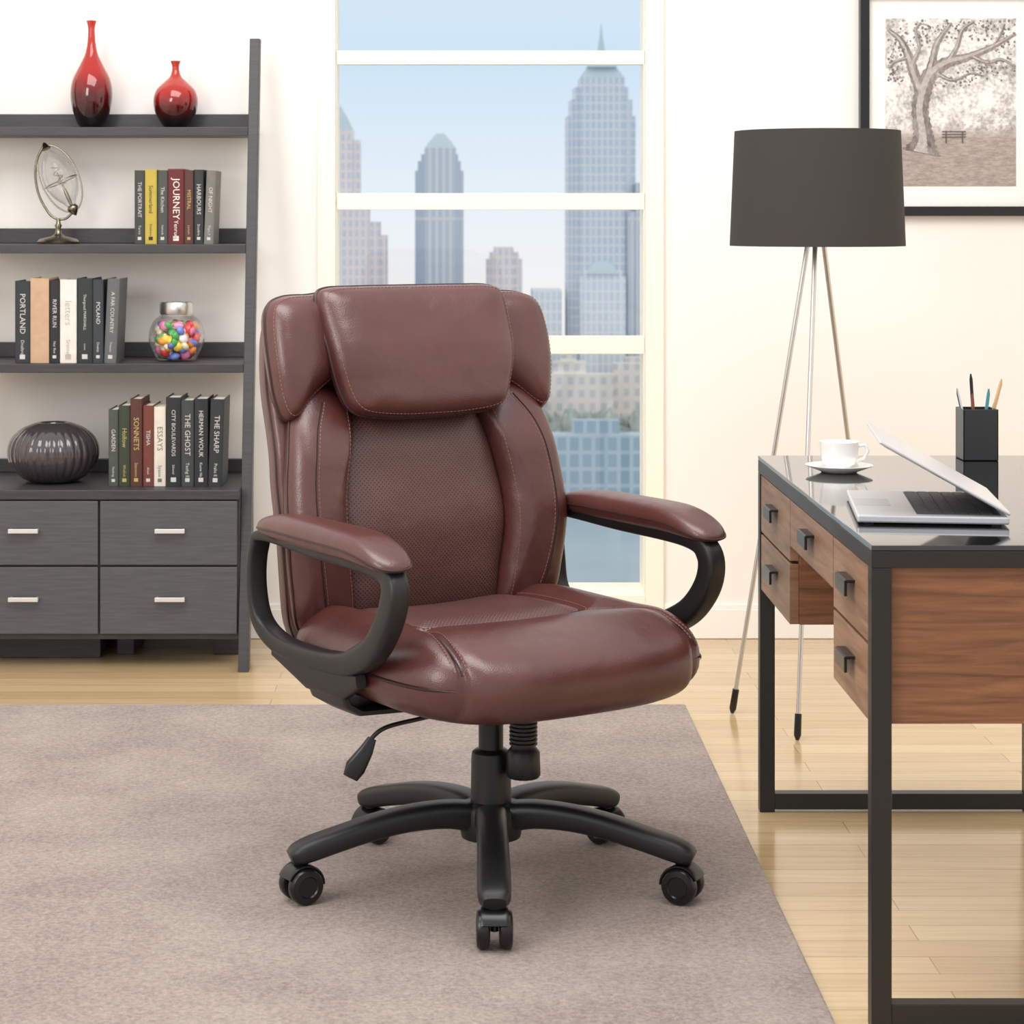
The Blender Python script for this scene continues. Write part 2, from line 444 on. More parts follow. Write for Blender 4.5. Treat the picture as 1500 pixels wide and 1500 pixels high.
for x in ((36-665)*.00192, (250-665)*.00192):
    for z in (0.392, 0.200):
        b.bx(x-0.042, x+0.042, 6.214, 6.220, z-0.006, z+0.006); b.bx(x-0.04, x-0.034, 6.219, 6.239, z-0.004, z+0.004); b.bx(x+0.034, x+0.04, 6.219, 6.239, z-0.004, z+0.004)
b.make('drawer_handles', pmat('satin_nickel', (235, 233, 230), 0.35, metal=0.7), sh, smooth=False, bevel=0.001)

# ------------------------------------------------------------------ books
_bm = {}
def bookmat(c):
    if c not in _bm: _bm[c] = pmat('book_cloth_%d_%d_%d' % c, c, 0.6, vary=0.06, vscale=40)
    return _bm[c]
def books(name, x0, y0, z0, items):
    mats = [pmat('book_pages', (236, 228, 210), 0.8)]
    b = MB(); x = x0
    for (w, h, dep, col, txt, tcol, lean) in items:
        for c in (col, tcol):
            if bookmat(c) not in mats: mats.append(bookmat(c))
        mi = mats.index(bookmat(col)); ti = mats.index(bookmat(tcol))
        Mx = Matrix.Translation((x, y0 + random.uniform(-0.004, 0.004), z0)) @ Matrix.Rotation(lean, 4, 'Y')
        t = 0.0025
        b.bx(t, w-t, 0.003, dep-0.004, 0.004, h-0.004, 0, Mx)
        b.bx(0, t, 0, dep, 0, h, mi, Mx); b.bx(w-t, w, 0, dep, 0, h, mi, Mx)
        vs = []; n = 6
        for zz in (0, h):
            for i in range(n+1):
                a = pi*i/n
                vs.append((w/2 - cos(a)*w/2, -sin(a)*0.003, zz))
        fs = [(i, i+1, n+2+i, n+1+i) for i in range(n)] + [tuple(range(n+1)), tuple(range(n+1, 2*n+2))]
        b.add(vs, fs, mi, Mx)
        if txt:
            big = random.uniform(0.42, 0.6)
            L = h*random.uniform(0.45, 0.62)
            sz = min(w*big*1.2, L/max(4, len(txt)*0.6))
            TM = Mx @ Matrix.Translation((w/2, -0.0036, h*0.60)) @ Matrix.Rotation(pi/2, 4, 'X') @ Matrix.Rotation(-pi/2, 4, 'Z')
            b.text(txt, sz, TM, ti)
            TM = Mx @ Matrix.Translation((w/2, -0.0036, h*0.19)) @ Matrix.Rotation(pi/2, 4, 'X') @ Matrix.Rotation(-pi/2, 4, 'Z')
            b.text(txt[::-1].title()[:7], sz*0.6, TM, ti)
            b.box((w/2, -0.0033, h*0.075), (w*0.35, 0.0006, w*0.3), ti, Mx)
        x += w + 0.0012
    return b.make(name, mats, smooth=False)
s1 = 0.00199; W = (205, 202, 196); K = (34, 34, 36); G = (190, 168, 104)
books('book_row', -0.931, 6.468, 1.193+0.0006, [
    (15*s1, 108*s1, .14, (60, 62, 60), 'THE PORTRAIT', W, 0.0), (17*s1, 109*s1, .14, (186, 164, 66), 'Summerland', K, 0.0),
    (15*s1, 108*s1, .14, (70, 74, 70), 'The Kitchen', W, 0.0), (25*s1*.95, 110*s1, .15, (98, 30, 36), 'JOURNEY', (235,225,215), 0.0),
    (13*s1, 108*s1, .14, (84, 48, 42), 'MISTRAL', G, 0.0), (14*s1, 109*s1, .14, (44, 48, 50), 'HARBOURS', W, 0.0), (14*s1, 108*s1, .14, (116, 114, 108), 'OF NIGHT', W, 0.04)])
s2 = 0.00197
books('book_row', -1.265, 6.395, 0.851+0.0006, [
    (22*s2, 120*s2, .15, (44, 48, 52), 'PORTLAND', W, 0), (27*s2, 124*s2, .16, (196, 162, 132), '', W, 0), (15*s2, 121*s2, .15, K, 'RIVER RUN', W, 0),
    (24*s2, 122*s2, .16, (228, 222, 214), 'letters', (190, 180, 168), 0), (23*s2, 124*s2, .16, (38, 46, 44), 'Thurgood MARSHALL', W, 0),
    (15*s2, 122*s2, .15, (50, 56, 62), 'POLAND', W, 0), (18*s2, 124*s2, .15, (96, 98, 98), 'A FAR COUNTRY', W, 0.045)])
s3 = 0.001948
books('book_row', -0.984, 6.32, 0.505+0.0006, [
    (14*s3, 112*s3, .15, (72, 76, 70), 'GARDEN', W, 0), (17*s3, 118*s3, .15, (50, 60, 44), 'Hollow', G, 0), (17*s3, 128*s3, .16, (84, 46, 38), 'SONNETS', G, 0),
    (16*s3, 118*s3, .15, (112, 56, 46), 'TISHA', W, 0), (17*s3, 116*s3, .15, (222, 214, 200), 'ESSAYS', (120,110,100), 0), (22*s3, 130*s3, .16, (34, 36, 38), 'CITY BOULEVARDS', W, 0),
    (18*s3, 126*s3, .16, (58, 62, 62), 'THE GHOST', W, 0), (20*s3, 128*s3, .16, (36, 38, 42), 'HERMAN WOUK', W, 0), (20*s3, 128*s3, .16, (40, 44, 48), 'THE SHARP', W, 0.03)])

# ------------------------------------------------------------------ vases
def vasemat(name, h):
    m, nt, b = newmat(name)
    tc = nt.nodes.new('ShaderNodeTexCoord'); sp = nt.nodes.new('ShaderNodeSeparateXYZ')
    nt.links.new(tc.outputs['Object'], sp.inputs[0])
    mr = nt.nodes.new('ShaderNodeMapRange'); mr.inputs['From Max'].default_value = h
    nt.links.new(sp.outputs['Z'], mr.inputs['Value'])
    cr = nt.nodes.new('ShaderNodeValToRGB'); e = cr.color_ramp.elements
    e[0].position = 0.10; e[0].color = lin((14, 6, 8)); e[1].position = 0.52; e[1].color = lin((168, 26, 18))
    x = e.new(0.30); x.color = lin((80, 12, 14)); x = e.new(1.0); x.color = lin((186, 52, 36))
    nt.links.new(mr.outputs[0], cr.inputs['Fac']); nt.links.new(cr.outputs['Color'], b.inputs['Base Color'])
    b.inputs['Roughness'].default_value = 0.08; b.inputs['Coat Weight'].default_value = 0.5
    return m
def vase(name, x, y, z, prof, sc, mat, seg=40):
    pts = [(max(1e-4, p.x), p.y) for p in catmull([(r*sc, h*sc) for (h, r) in prof], 5)]
    pts = [(1e-4, 0.0)] + pts
    hh = pts[-1]
    pts += [(hh[0]*0.75, hh[1]), (hh[0]*0.6, hh[1]-0.02)]
    b = MB(); b.lathe(pts, (0, 0, 0), 0, seg, cap=False)
    o = b.make(name, mat, angle=70); o.location = (x, y, z); return o
sc = .00203
vase('red_vase', -1.077, 6.592, 1.5365, [(0,16),(8,21),(30,28.5),(52,30.5),(72,27),(92,17),(108,9.5),(125,6),(145,5),(157,7.5)], sc, vasemat('red_glaze_tall', 157*sc))
vase('red_vase', -.827, 6.592, 1.5365, [(0,15),(5,20),(22,29.5),(40,32.5),(56,28),(68,16),(76,8),(88,5),(98,7.5)], sc, vasemat('red_glaze_round', 98*sc))

m = pmat('smoked_ribbed_glass', (66, 60, 62), 0.12, coat=0.5, spec=0.7)
b = MB()
pr = [(1e-4,0),(0.05,0.0),(0.085,0.012),(0.118,0.045),(0.130,0.085),(0.120,0.125),(0.09,0.155),(0.055,0.170),(0.04,0.172),(0.033,0.166),(0.03,0.15)]
pr = [(max(1e-4, p.x), p.y) for p in catmull(pr, 5)]
b.lathe(pr, (0,0,0), 0, 192, rfun=lambda a, z: 1+0.035*(abs(cos(a*16))-0.5)*min(1, max(0, (0.168-z)/0.03)), cap=False)
o = b.make('ribbed_vase', m, angle=80); o.location = (-1.161, 6.43, 0.5055)

jar = empty('candy_jar', (-0.812, 6.50, 0.8515))
JG = thinglass('jar_glass', None)
b = MB()
pr = [(1e-4,0),(0.05,0),(0.066,0.02),(0.082,0.065),(0.072,0.11),(0.052,0.13),(0.045,0.14)]
b.lathe([(max(1e-4,p.x),p.y) for p in catmull(pr, 5)], (0,0,0), 0, 40, cap=False); b.make('glass_body', JG, jar, angle=80)
b = MB(); b.lathe([(1e-4,0.136),(0.048,0.136),(0.05,0.14),(0.05,0.166),(0.046,0.172),(1e-4,0.174)], (0,0,0), 0, 40); b.make('lid', M_steel, jar)
cols = [(224,60,66),(244,206,70),(80,170,90),(236,130,176),(244,240,236),(110,130,210),(244,150,60),(240,236,200)]
cm = [pmat('candy_%d' % i, c, 0.25) for i, c in enumerate(cols)]
b = MB()
for i in range(110):
    z = random.uniform(0.014, 0.105); R = interp(z, [(0, .045), (0.02, .058), (0.065, .072), (0.11, .06)])-0.010
    a = random.uniform(0, 2*pi); r = R*sqrt(random.uniform(0.3, 1))
    b.lathe([(1e-4,-.010),(.012,-.007),(.016,0),(.012,.007),(1e-4,.010)], (r*cos(a), r*sin(a), z), random.randrange(8), 10, rot=(random.uniform(0,3), random.uniform(0,3), 0))
b.make('candies', cm, jar, angle=80)

# tilting glass-globe ornament
og = empty('tilting_glass_ornament', (-1.168, 6.55, 1.1935))
b = MB()
b.lathe([(1e-4,0),(0.062,0),(0.064,0.006),(0.055,0.014),(0.02,0.022),(0.01,0.03),(0.007,0.045),(0.011,0.053),(0.007,0.06),(0.006,0.075),(1e-4,0.075)], (0,0,0), 0, 32)
T = Matrix.Translation((0.004, 0, 0.192)) @ Matrix.Rotation(radians(-24), 4, 'Y')
b.sweep(catmull([(0,0,0.07),(-0.026,0,0.088),(-0.056,0,0.14),(-0.068,0,0.20),(-0.062,0,0.25),(-0.042,0,0.292)], 6), 0.0038, mi=0, secn=8)
b.sweep(catmull([(0,0,0.072),(0.022,0,0.074),(0.044,0,0.094)], 5), 0.0038, mi=0, secn=8)
ring = [T @ Vector((0.056*sin(2*pi*t/40), 0, 0.105*cos(2*pi*t/40))) for t in range(40)]
b.sweep(ring, 0.0024, mi=0, secn=6, closed=True)
ring = [T @ Vector((0.050*cos(2*pi*t/40), 0.050*sin(2*pi*t/40), -0.01)) for t in range(40)]
b.sweep(ring, 0.0018, mi=0, secn=6, closed=True)
b.lathe([(1e-4,0),(.012,.001),(.014,.006),(.009,.012),(.005,.022),(1e-4,.025)], mi=0, seg=16, M=T @ Matrix.Translation((0,0,0.092)))
b.lathe([(1e-4,-.03),(.006,-.024),(.015,-.012),(.017,-.004),(.012,.004),(1e-4,.006)], mi=0, seg=16, M=T @ Matrix.Translation((0,0,-0.090)))
b.lathe([(.005,-0.09),(.006,-.05),(.003,-.03),(.002,0.0),(.001,.02)], mi=0, seg=8, M=T)
fil = [T @ Vector((0.012*cos(t*0.9), 0.012*sin(t*0.9), -0.02+t*0.0035)) for t in range(18)]
b.sweep(fil, 0.0009, mi=0, secn=5)
b.make('nickel_stand', pmat('antique_nickel', (138, 130, 114), 0.25, metal=1.0), og, angle=60)
b = MB()
pr = [(0.013,-0.088),(0.020,-0.075),(0.036,-0.052),(0.048,-0.018),(0.047,0.018),(0.036,0.05),(0.022,0.072),(0.010,0.088)]
b.lathe([(p.x,p.y) for p in catmull(pr, 5)], mi=0, seg=32, M=T)
gm, nt, bs = newmat('frosty_glass')
gl = nt.nodes.new('ShaderNodeBsdfGlossy'); gl.inputs['Roughness'].default_value = 0.03
df = nt.nodes.new('ShaderNodeBsdfDiffuse'); df.inputs['Color'].default_value = (0.62, 0.62, 0.60, 1)
tr = nt.nodes.new('ShaderNodeBsdfTransparent'); mx = nt.nodes.new('ShaderNodeMixShader'); m2 = nt.nodes.new('ShaderNodeMixShader')
fr = nt.nodes.new('ShaderNodeLayerWeight'); fr.inputs['Blend'].default_value = 0.4
m2.inputs[0].default_value = 0.5; nt.links.new(gl.outputs[0], m2.inputs[1]); nt.links.new(df.outputs[0], m2.inputs[2])
nt.links.new(fr.outputs['Facing'], mx.inputs[0]); nt.links.new(tr.outputs[0], mx.inputs[1]); nt.links.new(m2.outputs[0], mx.inputs[2]); nt.links.new(mx.outputs[0], nt.nodes['Material Output'].inputs[0])
b.make('glass_globe', gm, og, angle=80)

# ------------------------------------------------------------------ framed picture
pic = empty('framed_picture', (1.497, 6.70, 1.618))
hw, hh = 0.276, 0.343
b = MB()
t = 0.029
b.bx(-hw, hw, -0.03, -0.002, -hh, -hh+t); b.bx(-hw, hw, -0.03, -0.002, hh-t, hh); b.bx(-hw, -hw+t, -0.03, -0.002, -hh+t, hh-t); b.bx(hw-t, hw, -0.03, -0.002, -hh+t, hh-t)
b.make('frame', M_black2, pic, smooth=False, bevel=0.002)
b = MB(); b.bx(-hw+t, hw-t, -0.012, -0.004, -hh+t, hh-t); b.make('mat_board', pmat('mat_board', (247,244,240), 0.8), pic, smooth=False)
def printmat(name, kind):
    m, nt, bs = newmat(name)
    tc = nt.nodes.new('ShaderNodeTexCoord'); sp = nt.nodes.new('ShaderNodeSeparateXYZ'); nt.links.new(tc.outputs['Object'], sp.inputs[0])
    def noise(sc_, det, ro, scale=None):
        n = nt.nodes.new('ShaderNodeTexNoise'); n.inputs['Scale'].default_value = sc_; n.inputs['Detail'].default_value = det; n.inputs['Roughness'].default_value = ro
        src = tc.outputs['Object']
        if scale:
            mp = nt.nodes.new('ShaderNodeMapping'); mp.inputs['Scale'].default_value = scale; nt.links.new(src, mp.inputs[0]); src = mp.outputs[0]
        nt.links.new(src, n.inputs['Vector']); return n.outputs['Fac']
    def ramp(fac, p0, c0, p1, c1):
        r = nt.nodes.new('ShaderNodeValToRGB'); r.color_ramp.elements[0].position = p0; r.color_ramp.elements[1].position = p1
        r.color_ramp.elements[0].color = lin(c0); r.color_ramp.elements[1].color = lin(c1); nt.links.new(fac, r.inputs['Fac']); return r.outputs['Color']
    def blend(a, fa, c, fc):
        mm = nt.nodes.new('ShaderNodeMath'); mm.operation = 'MULTIPLY'; mm.inputs[1].default_value = fa; nt.links.new(a, mm.inputs[0])
        m3 = nt.nodes.new('ShaderNodeMath'); m3.operation = 'MULTIPLY_ADD'; m3.inputs[1].default_value = fc; nt.links.new(c, m3.inputs[0]); nt.links.new(mm.outputs[0], m3.inputs[2]); return m3.outputs[0]
    if kind == 'bg':
        up = ramp(blend(noise(95, 7, 0.65), 0.55, noise(14, 4, 0.6), 0.6), 0.44, (150, 143, 139), 0.64, (240, 235, 231))
        gr = ramp(noise(45, 9, 0.75, (1, 1, 4)), 0.33, (138, 124, 117), 0.67, (188, 175, 167))
        mr = nt.nodes.new('ShaderNodeMapRange'); mr.inputs['From Min'].default_value = -0.11; mr.inputs['From Max'].default_value = -0.07; nt.links.new(sp.outputs['Z'], mr.inputs['Value'])
        mx = nt.nodes.new('ShaderNodeMixRGB'); nt.links.new(mr.outputs[0], mx.inputs['Fac']); nt.links.new(gr, mx.inputs['Color1']); nt.links.new(up, mx.inputs['Color2'])
        nt.links.new(mx.outputs['Color'], bs.inputs['Base Color'])
    elif kind == 'bark':
        nt.links.new(ramp(blend(noise(70, 8, 0.7, (1.6, 1, 0.6)), 0.7, noise(18, 3, 0.5), 0.4), 0.42, (98, 90, 86), 0.68, (166, 157, 152)), bs.inputs['Base Color'])
    bs.inputs['Roughness'].default_value = 0.5
    return m
b = MB(); b.bx(-0.197, 0.197, -0.0135, -0.0125, -0.253, 0.253); b.make('print', printmat('sepia_print', 'bg'), pic, smooth=False)
pk = 0.002062
LV = [0]
def flat(b, pts, ws, mi=0):
    LV[0] += 1
    yy = -0.0142 - LV[0]*0.00008
    def pp(px, py): return Vector(((px-1391)*pk, yy, (150-py)*pk))
    P = catmull([pp(*p) for p in pts], 8); n = len(P); vs = []
    for i in range(n):
        t_ = (P[min(i+1, n-1)]-P[max(0, i-1)]).normalized(); nn = Vector((-t_.z, 0, t_.x))
        f = i/(n-1)*(len(ws)-1); j = min(int(f), len(ws)-2); w = (ws[j]+(ws[j+1]-ws[j])*(f-j))*pk/2
        w *= 1+0.10*sin(i*2.3)
        vs += [P[i]-nn*w, P[i]+nn*w]
    b.add(vs, [(2*i, 2*i+1, 2*i+3, 2*i+2) for i in range(n-1)], mi)
b = MB()
TR = [([(1372,109),(1395,118),(1420,108),(1440,112)], [6,4,3,2]), ([(1420,82),(1445,92),(1465,88),(1486,98)], [6,5,4,2]), ([(1385,94),(1400,70),(1408,45),(1425,32)], [8,6,5,3]),
      ([(1335,95),(1345,70),(1340,45),(1348,34)], [7,5,4,3]), ([(1356,118),(1364,90),(1372,62),(1392,34)], [12,10,8,4]), ([(1350,140),(1338,110),(1330,85),(1318,60),(1300,44)], [16,14,12,8,4]),
      ([(1450,72),(1462,55),(1470,36)], [5,3,2]), ([(1330,85),(1312,90),(1300,100)], [5,4,2]),
      ([(1348,224),(1351,208),(1350,190),(1346,160),(1352,130),(1362,108),(1385,92),(1415,84),(1450,70),(1486,50)], [50,30,24,22,22,20,15,10,7,4])]
# foliage clumps painted behind / around the boughs
def leaves(n):
    for i in range(n):
        cl = random.choice([(1312,70,16,28),(1345,50,22,16),(1385,44,26,12),(1430,42,26,14),(1465,60,18,24),(1440,100,36,12),(1400,120,26,9),(1310,108,10,12)])
        px = min(1484, max(1300, random.gauss(cl[0], cl[2]*.6))); py = max(31, random.gauss(cl[1], cl[3]*.6))
        LV[0] += 0.01
        s_ = random.uniform(0.8, 2.2)
        yy = -0.0142 - LV[0]*0.00008
        o_ = [Vector(((px+s_*cos(q_)*random.uniform(.6,1.3)-1391)*pk, yy, (150-py-s_*sin(q_)*random.uniform(.6,1.3))*pk)) for q_ in [2*pi*t_/6 for t_ in range(6)]]
        b.add(o_, [tuple(range(6))], random.choice([1, 1, 2]))
leaves(420)
for p_, w_ in TR: flat(b, p_, [x*1.1 for x in w_], 0)
for p_, w_ in TR: flat(b, [(x-1.2, y-0.6) for x, y in p_], [x*0.42 for x in w_], 4)
leaves(90)
for i in range(3): flat(b, [(1378, 193+i*4),(1395,193+i*4),(1413,193+i*4)], [1.5,1.5], 3)
flat(b, [(1384,192),(1384,210)], [2,2], 3); flat(b, [(1408,192),(1408,210)], [2,2], 3)
b.make('tree_print', [printmat('print_bark', 'bark'), pmat('print_leaf_dark', (120, 112, 108), 0.5), pmat('print_leaf_light', (176, 169, 165), 0.5), pmat('print_dark', (96, 86, 82), 0.5), pmat('print_bark_light', (182, 174, 169), 0.5, vary=0.25, vscale=70)], pic, smooth=False, recalc=False)

# ------------------------------------------------------------------ floor lamp
lp = empty('floor_lamp')
C = Vector((0.925, 5.65, 0))
b = MB()
prof = [(0.2216, 1.2), (0.2095, 1.492), (0.2065, 1.492), (0.2186, 1.2), (0.2216, 1.2)]
b.lathe(prof, C, 0, 72, cap=False)
m, nt, bs = newmat('charcoal_shade'); bs.inputs['Base Color'].default_value = lin((58, 54, 52)); bs.inputs['Roughness'].default_value = 0.9
tc = nt.nodes.new('ShaderNodeTexCoord'); wv = nt.nodes.new('ShaderNodeTexNoise'); wv.inputs['Scale'].default_value = 500
bp = nt.nodes.new('ShaderNodeBump'); bp.inputs['Strength'].default_value = 0.3; bp.inputs['Distance'].default_value = 0.001
nt.links.new(tc.outputs['Object'], wv.inputs['Vector']); nt.links.new(wv.outputs['Fac'], bp.inputs['Height']); nt.links.new(bp.outputs['Normal'], bs.inputs['Normal'])
b.make('shade', m, lp, angle=60)
b = MB()
feet = [(0.713, 5.69), (0.835, 5.396), (1.15, 6.0)]
ap = [(-0.012, 0.0), (-0.002, -0.012), (0.014, 0.008)]
for (fx, fy), (ax, ay) in zip(feet, ap):
    A = Vector((C.x-0.003+ax, C.y+ay, 1.26)); F = Vector((fx, fy, 0.0)); d = (F-A)
    b.sweep([A, A+d*0.5, A+d*0.955], [(0.0065,)*2, (0.006,)*2, (0.0055,)*2], mi=0, secn=12)
    b.sweep([A+d*0.95, A+d*0.99, A+d*0.999], [(0.0085,)*2, (0.009,)*2, (0.004,)*2], mi=1, secn=12)
b.lathe([(0.03,1.25),(0.032,1.255),(0.032,1.27),(0.012,1.28),(0.012,1.33),(0.018,1.335),(0.018,1.37),(1e-4,1.37)], C, 0, 24)
for q in range(3):
    a = q*2*pi/3
    b.sweep([C+Vector((0.01*cos(a), 0.01*sin(a), 1.37)), C+Vector((0.2105*cos(a), 0.2105*sin(a), 1.42))], 0.002, mi=0, secn=6)
b.lathe([(0.012,1.37),(0.02,1.39),(0.032,1.42),(0.026,1.45),(1e-4,1.462)], C, 2, 20)
b.make('tripod', [M_steel, M_black2, M_white], lp)

# ------------------------------------------------------------------ desk
def walnut(name, c1, c2, vec):
    m, nt, b = newmat(name)
    tc = nt.nodes.new('ShaderNodeTexCoord'); mp = nt.nodes.new('ShaderNodeMapping'); mp.inputs['Scale'].default_value = vec
    nz = nt.nodes.new('ShaderNodeTexNoise'); nz.inputs['Scale'].default_value = 4; nz.inputs['Detail'].default_value = 10; nz.inputs['Distortion'].default_value = 0.5; nz.inputs['Roughness'].default_value = 0.65
    cr = nt.nodes.new('ShaderNodeValToRGB'); cr.color_ramp.elements[0].position = 0.32; cr.color_ramp.elements[1].position = 0.68
    cr.color_ramp.elements[0].color = lin(c1); cr.color_ramp.elements[1].color = lin(c2)
    nt.links.new(tc.outputs['Object'], mp.inputs[0]); nt.links.new(mp.outputs[0], nz.inputs['Vector']); nt.links.new(nz.outputs['Fac'], cr.inputs['Fac'])
    nt.links.new(cr.outputs['Color'], b.inputs['Base Color']); b.inputs['Roughness'].default_value = 0.45
    return m
W_end = walnut('walnut_panel', (94, 59, 40), (150, 102, 70), (1, 1, 16))
W_dr = walnut('walnut_drawer', (116, 82, 60), (162, 126, 98), (1, 1, 14))
dk = empty('writing_desk')
X0, X1, Y0, Y1 = 0.655, 1.255, 3.48, 4.78
q = 0.032
b = MB()
for x in (X0, X1-q):
    for y in (Y0, Y1-q): b.bx(x, x+q, y, y+q, 0, 0.725)
for y in (Y0, Y1-q): b.bx(X0+q, X1-q, y, y+q, 0.006, 0.04)
b.bx(X0, X1, Y0, Y1, 0.725, 0.752)
b.make('metal_frame', M_dmetal, dk, smooth=False, bevel=0.0015)
b = MB(); b.bx(X0, X1, Y0, Y1, 0.7525, 0.7605)
m = pmat('black_glass_top', (24, 24, 26), 0.05, spec=0.7, coat=0.4)
b.make('glass_top', m, dk, smooth=False, bevel=0.001)
b = MB()
zb = 0.478
b.bx(X0+0.02, X1-0.02, Y0+0.012, 3.845, zb, 0.7245); b.bx(X0+0.02, X1-0.02, 4.335, Y1-0.012, zb, 0.7245); b.bx(X0+0.02, X1-0.02, 3.845, 4.335, 0.632, 0.7245)
b.make('pedestals', W_end, dk, smooth=False, bevel=0.001)
b = MB(); zm = (zb+0.72)/2
DR = [(3.518, 3.84, zm+0.003, 0.722), (3.518, 3.84, zb, zm-0.003), (3.848, 4.332, 0.632, 0.722), (4.34, 4.745, zm+0.003, 0.722), (4.34, 4.745, zb, zm-0.003)]
for (y0, y1, z0, z1) in DR: b.bx(X0+0.002, X0+0.02, y0, y1, z0, z1)
b.make('drawer_fronts', W_dr, dk, smooth=False, bevel=0.001)
b = MB()
for (y0, y1, z0, z1) in DR:
    yc = (y0+y1)/2; zc = z0+(z1-z0)*0.55
    b.bx(X0-0.016, X0-0.011, yc-0.045, yc+0.045, zc-0.014, zc+0.012); b.bx(X0-0.014, X0+0.003, yc-0.045, yc+0.045, zc+0.008, zc+0.013)
b.make('pulls', M_black2, dk, smooth=False, bevel=0.001)

cu = empty('coffee_cup', (0.776, 4.47, 0.7608))
b = MB()
b.lathe([(1e-4,0.0),(0.035,0),(0.04,0.003),(0.066,0.013),(0.0675,0.015),(0.065,0.0155),(0.04,0.006),(1e-4,0.005)], seg=40)
b.make('saucer', M_white, cu, angle=60)
b = MB()
pr = [(1e-4,0.007),(0.02,0.007),(0.022,0.010),(0.032,0.018),(0.037,0.034),(0.040,0.062),(0.0385,0.062),(0.035,0.036),(0.03,0.02),(1e-4,0.013)]
b.lathe(pr, seg=40)
b.sweep([(0.036,0,0.052),(0.052,0,0.055),(0.058,0,0.042),(0.05,0,0.028),(0.034,0,0.023)], 0.0035, mi=0, secn=8)
b.make('cup', M_white, cu, angle=50)

ph = empty('pen_holder', (1.11, 4.71, 0.7608))
b = MB()
w_, h_, t_ = 0.037, 0.108, 0.003
b.bx(-w_, w_, -w_, -w_+t_, 0, h_); b.bx(-w_, w_, w_-t_, w_, 0, h_); b.bx(-w_, -w_+t_, -w_, w_, 0, h_); b.bx(w_-t_, w_, -w_, w_, 0, h_); b.bx(-w_, w_, -w_, w_, 0, 0.003)
b.make('cup_body', pmat('pen_cup_black', (40,40,42), 0.3), ph, smooth=False, bevel=0.001)
b = MB()
pc = [M_chrome, M_black2, pmat('pen_teal', (60,130,140),0.3), pmat('pen_wood', (200,160,110),0.4), pmat('pen_brown', (120,60,50),0.4)]
for i, (x, y, dx, h) in enumerate([(-.02,0,-.02,.15),(.0,.01,-.01,.18),(.01,-.01,.012,.15),(.02,.0,.03,.17),(-.01,-.02,-.004,.14),(.025,.02,.022,.145)]):
    b.sweep([(x*.5, y, 0.004), (x+dx, y, h-0.012), (x+dx*1.08, y, h)], [(.0036,)*2, (.0036,)*2, (.0015,)*2], mi=i % 5, secn=8)
b.make('pens', pc, ph)

lt = empty('laptop', (0.820, 3.87, 0.7608), radians(-7))
b = MB()
LW, LD = 0.125, 0.17
b.bx(-LW, LW, -LD, LD, 0.003, 0.016)
M_alu = pmat('laptop_silver', (212, 212, 214), 0.3, metal=0.5)
b.make('base', M_alu, lt, smooth=False, bevel=0.003)
b = MB()
for x in (-LW+0.02, LW-0.02):
    for y in (-LD+0.02, LD-0.02): b.bx(x-0.008, x+0.008, y-0.008, y+0.008, 0.0, 0.0032)
b.bx(-0.025, LW-0.012, -LD+0.02, LD-0.02, 0.0159, 0.0166)
for i in range(6):
    for j in range(14):
        b.bx(-0.022+i*0.021, -0.004+i*0.021, -LD+0.024+j*0.021, -LD+0.042+j*0.021, 0.0166, 0.0180)
b.make('keyboard', pmat('key_dark', (70,70,74), 0.5), lt, smooth=False)
b = MB(); b.bx(-LW+0.004, -0.06, -0.045, 0.045, 0.0159, 0.0164); b.make('trackpad', pmat('trackpad_grey', (170,170,174), 0.3), lt, smooth=False)
lid = empty('lid', (LW, 0, 0.017)); lid.parent = lt; lid.rotation_euler = (0, radians(29), 0)
b = MB(); b.bx(-2*LW+0.005, 0, -LD, LD, 0.0, 0.006); b.make('lid_shell', M_alu, lid, smooth=False, bevel=0.0025)
b = MB(); b.bx(-2*LW+0.016, -0.016, -LD+0.01, LD-0.01, -0.001, 0.0002); b.make('screen', pmat('screen_black', (14,14,16), 0.08), lid, smooth=False)

# ------------------------------------------------------------------ OFFICE CHAIR
TH = radians(32)
CX0 = 0.070
ch = empty('office_chair', (CX0, 4.2, 0.012), TH)
Z0 = -0.012
Y0T = [(0.42, 0.250), (0.55, 0.238), (0.66, 0.234), (0.80, 0.256), (0.95, 0.298), (1.14, 0.345)]
def bk(u, v, w):
    y = interp(v, Y0T) + 0.02
    return Vector((u, y - 0.35*u*u - w, v + Z0 + 0.15*w))
def sym(half):
    return half + [(-x, z) for (x, z) in reversed(half) if abs(x) > 1e-6]
bkE = empty('backrest'); bkE.parent = ch
def outl(pts, n=7): return [(p.x, p.y) for p in catmull([(a, c) for a, c in pts], n, True)]
ST = MB(); CR = MB(); PI = MB()
def stitch(pts, r=0.0009, L=0.0055, gap=0.0028):
    P = [Vector(p) for p in pts]; cum = [0]
    for a, c in zip(P, P[1:]): cum.append(cum[-1]+(c-a).length)
    tot = cum[-1]; s = 0
    def at(d):
        for i in range(len(P)-1):
            if cum[i+1] >= d:
                return P[i] + (P[i+1]-P[i])*((d-cum[i])/max(1e-9, cum[i+1]-cum[i]))
        return P[-1]
    while s + L < tot:
        ST.sweep([at(s), at(s+L)], r, secn=4); s += L+gap
def project(bv, line, off=0.0004):
    out = []
    for (x, z) in line:
        h = bv.ray_cast(Vector((x, -2, z+Z0)), Vector((0, 1, 0)))
        if h[0] is not None: out.append(h[0]+Vector((0, -off, 0)))
    return out
def scaled(o, cen, f, Tf, p, q, mapf):
    h = Tf*max(0, 1-f**p)**(1/q)+0.0006
    return [mapf(cen[0]+(a[0]-cen[0])*f, cen[1]+(a[1]-cen[1])*f, h) for a in o+o[:1]]

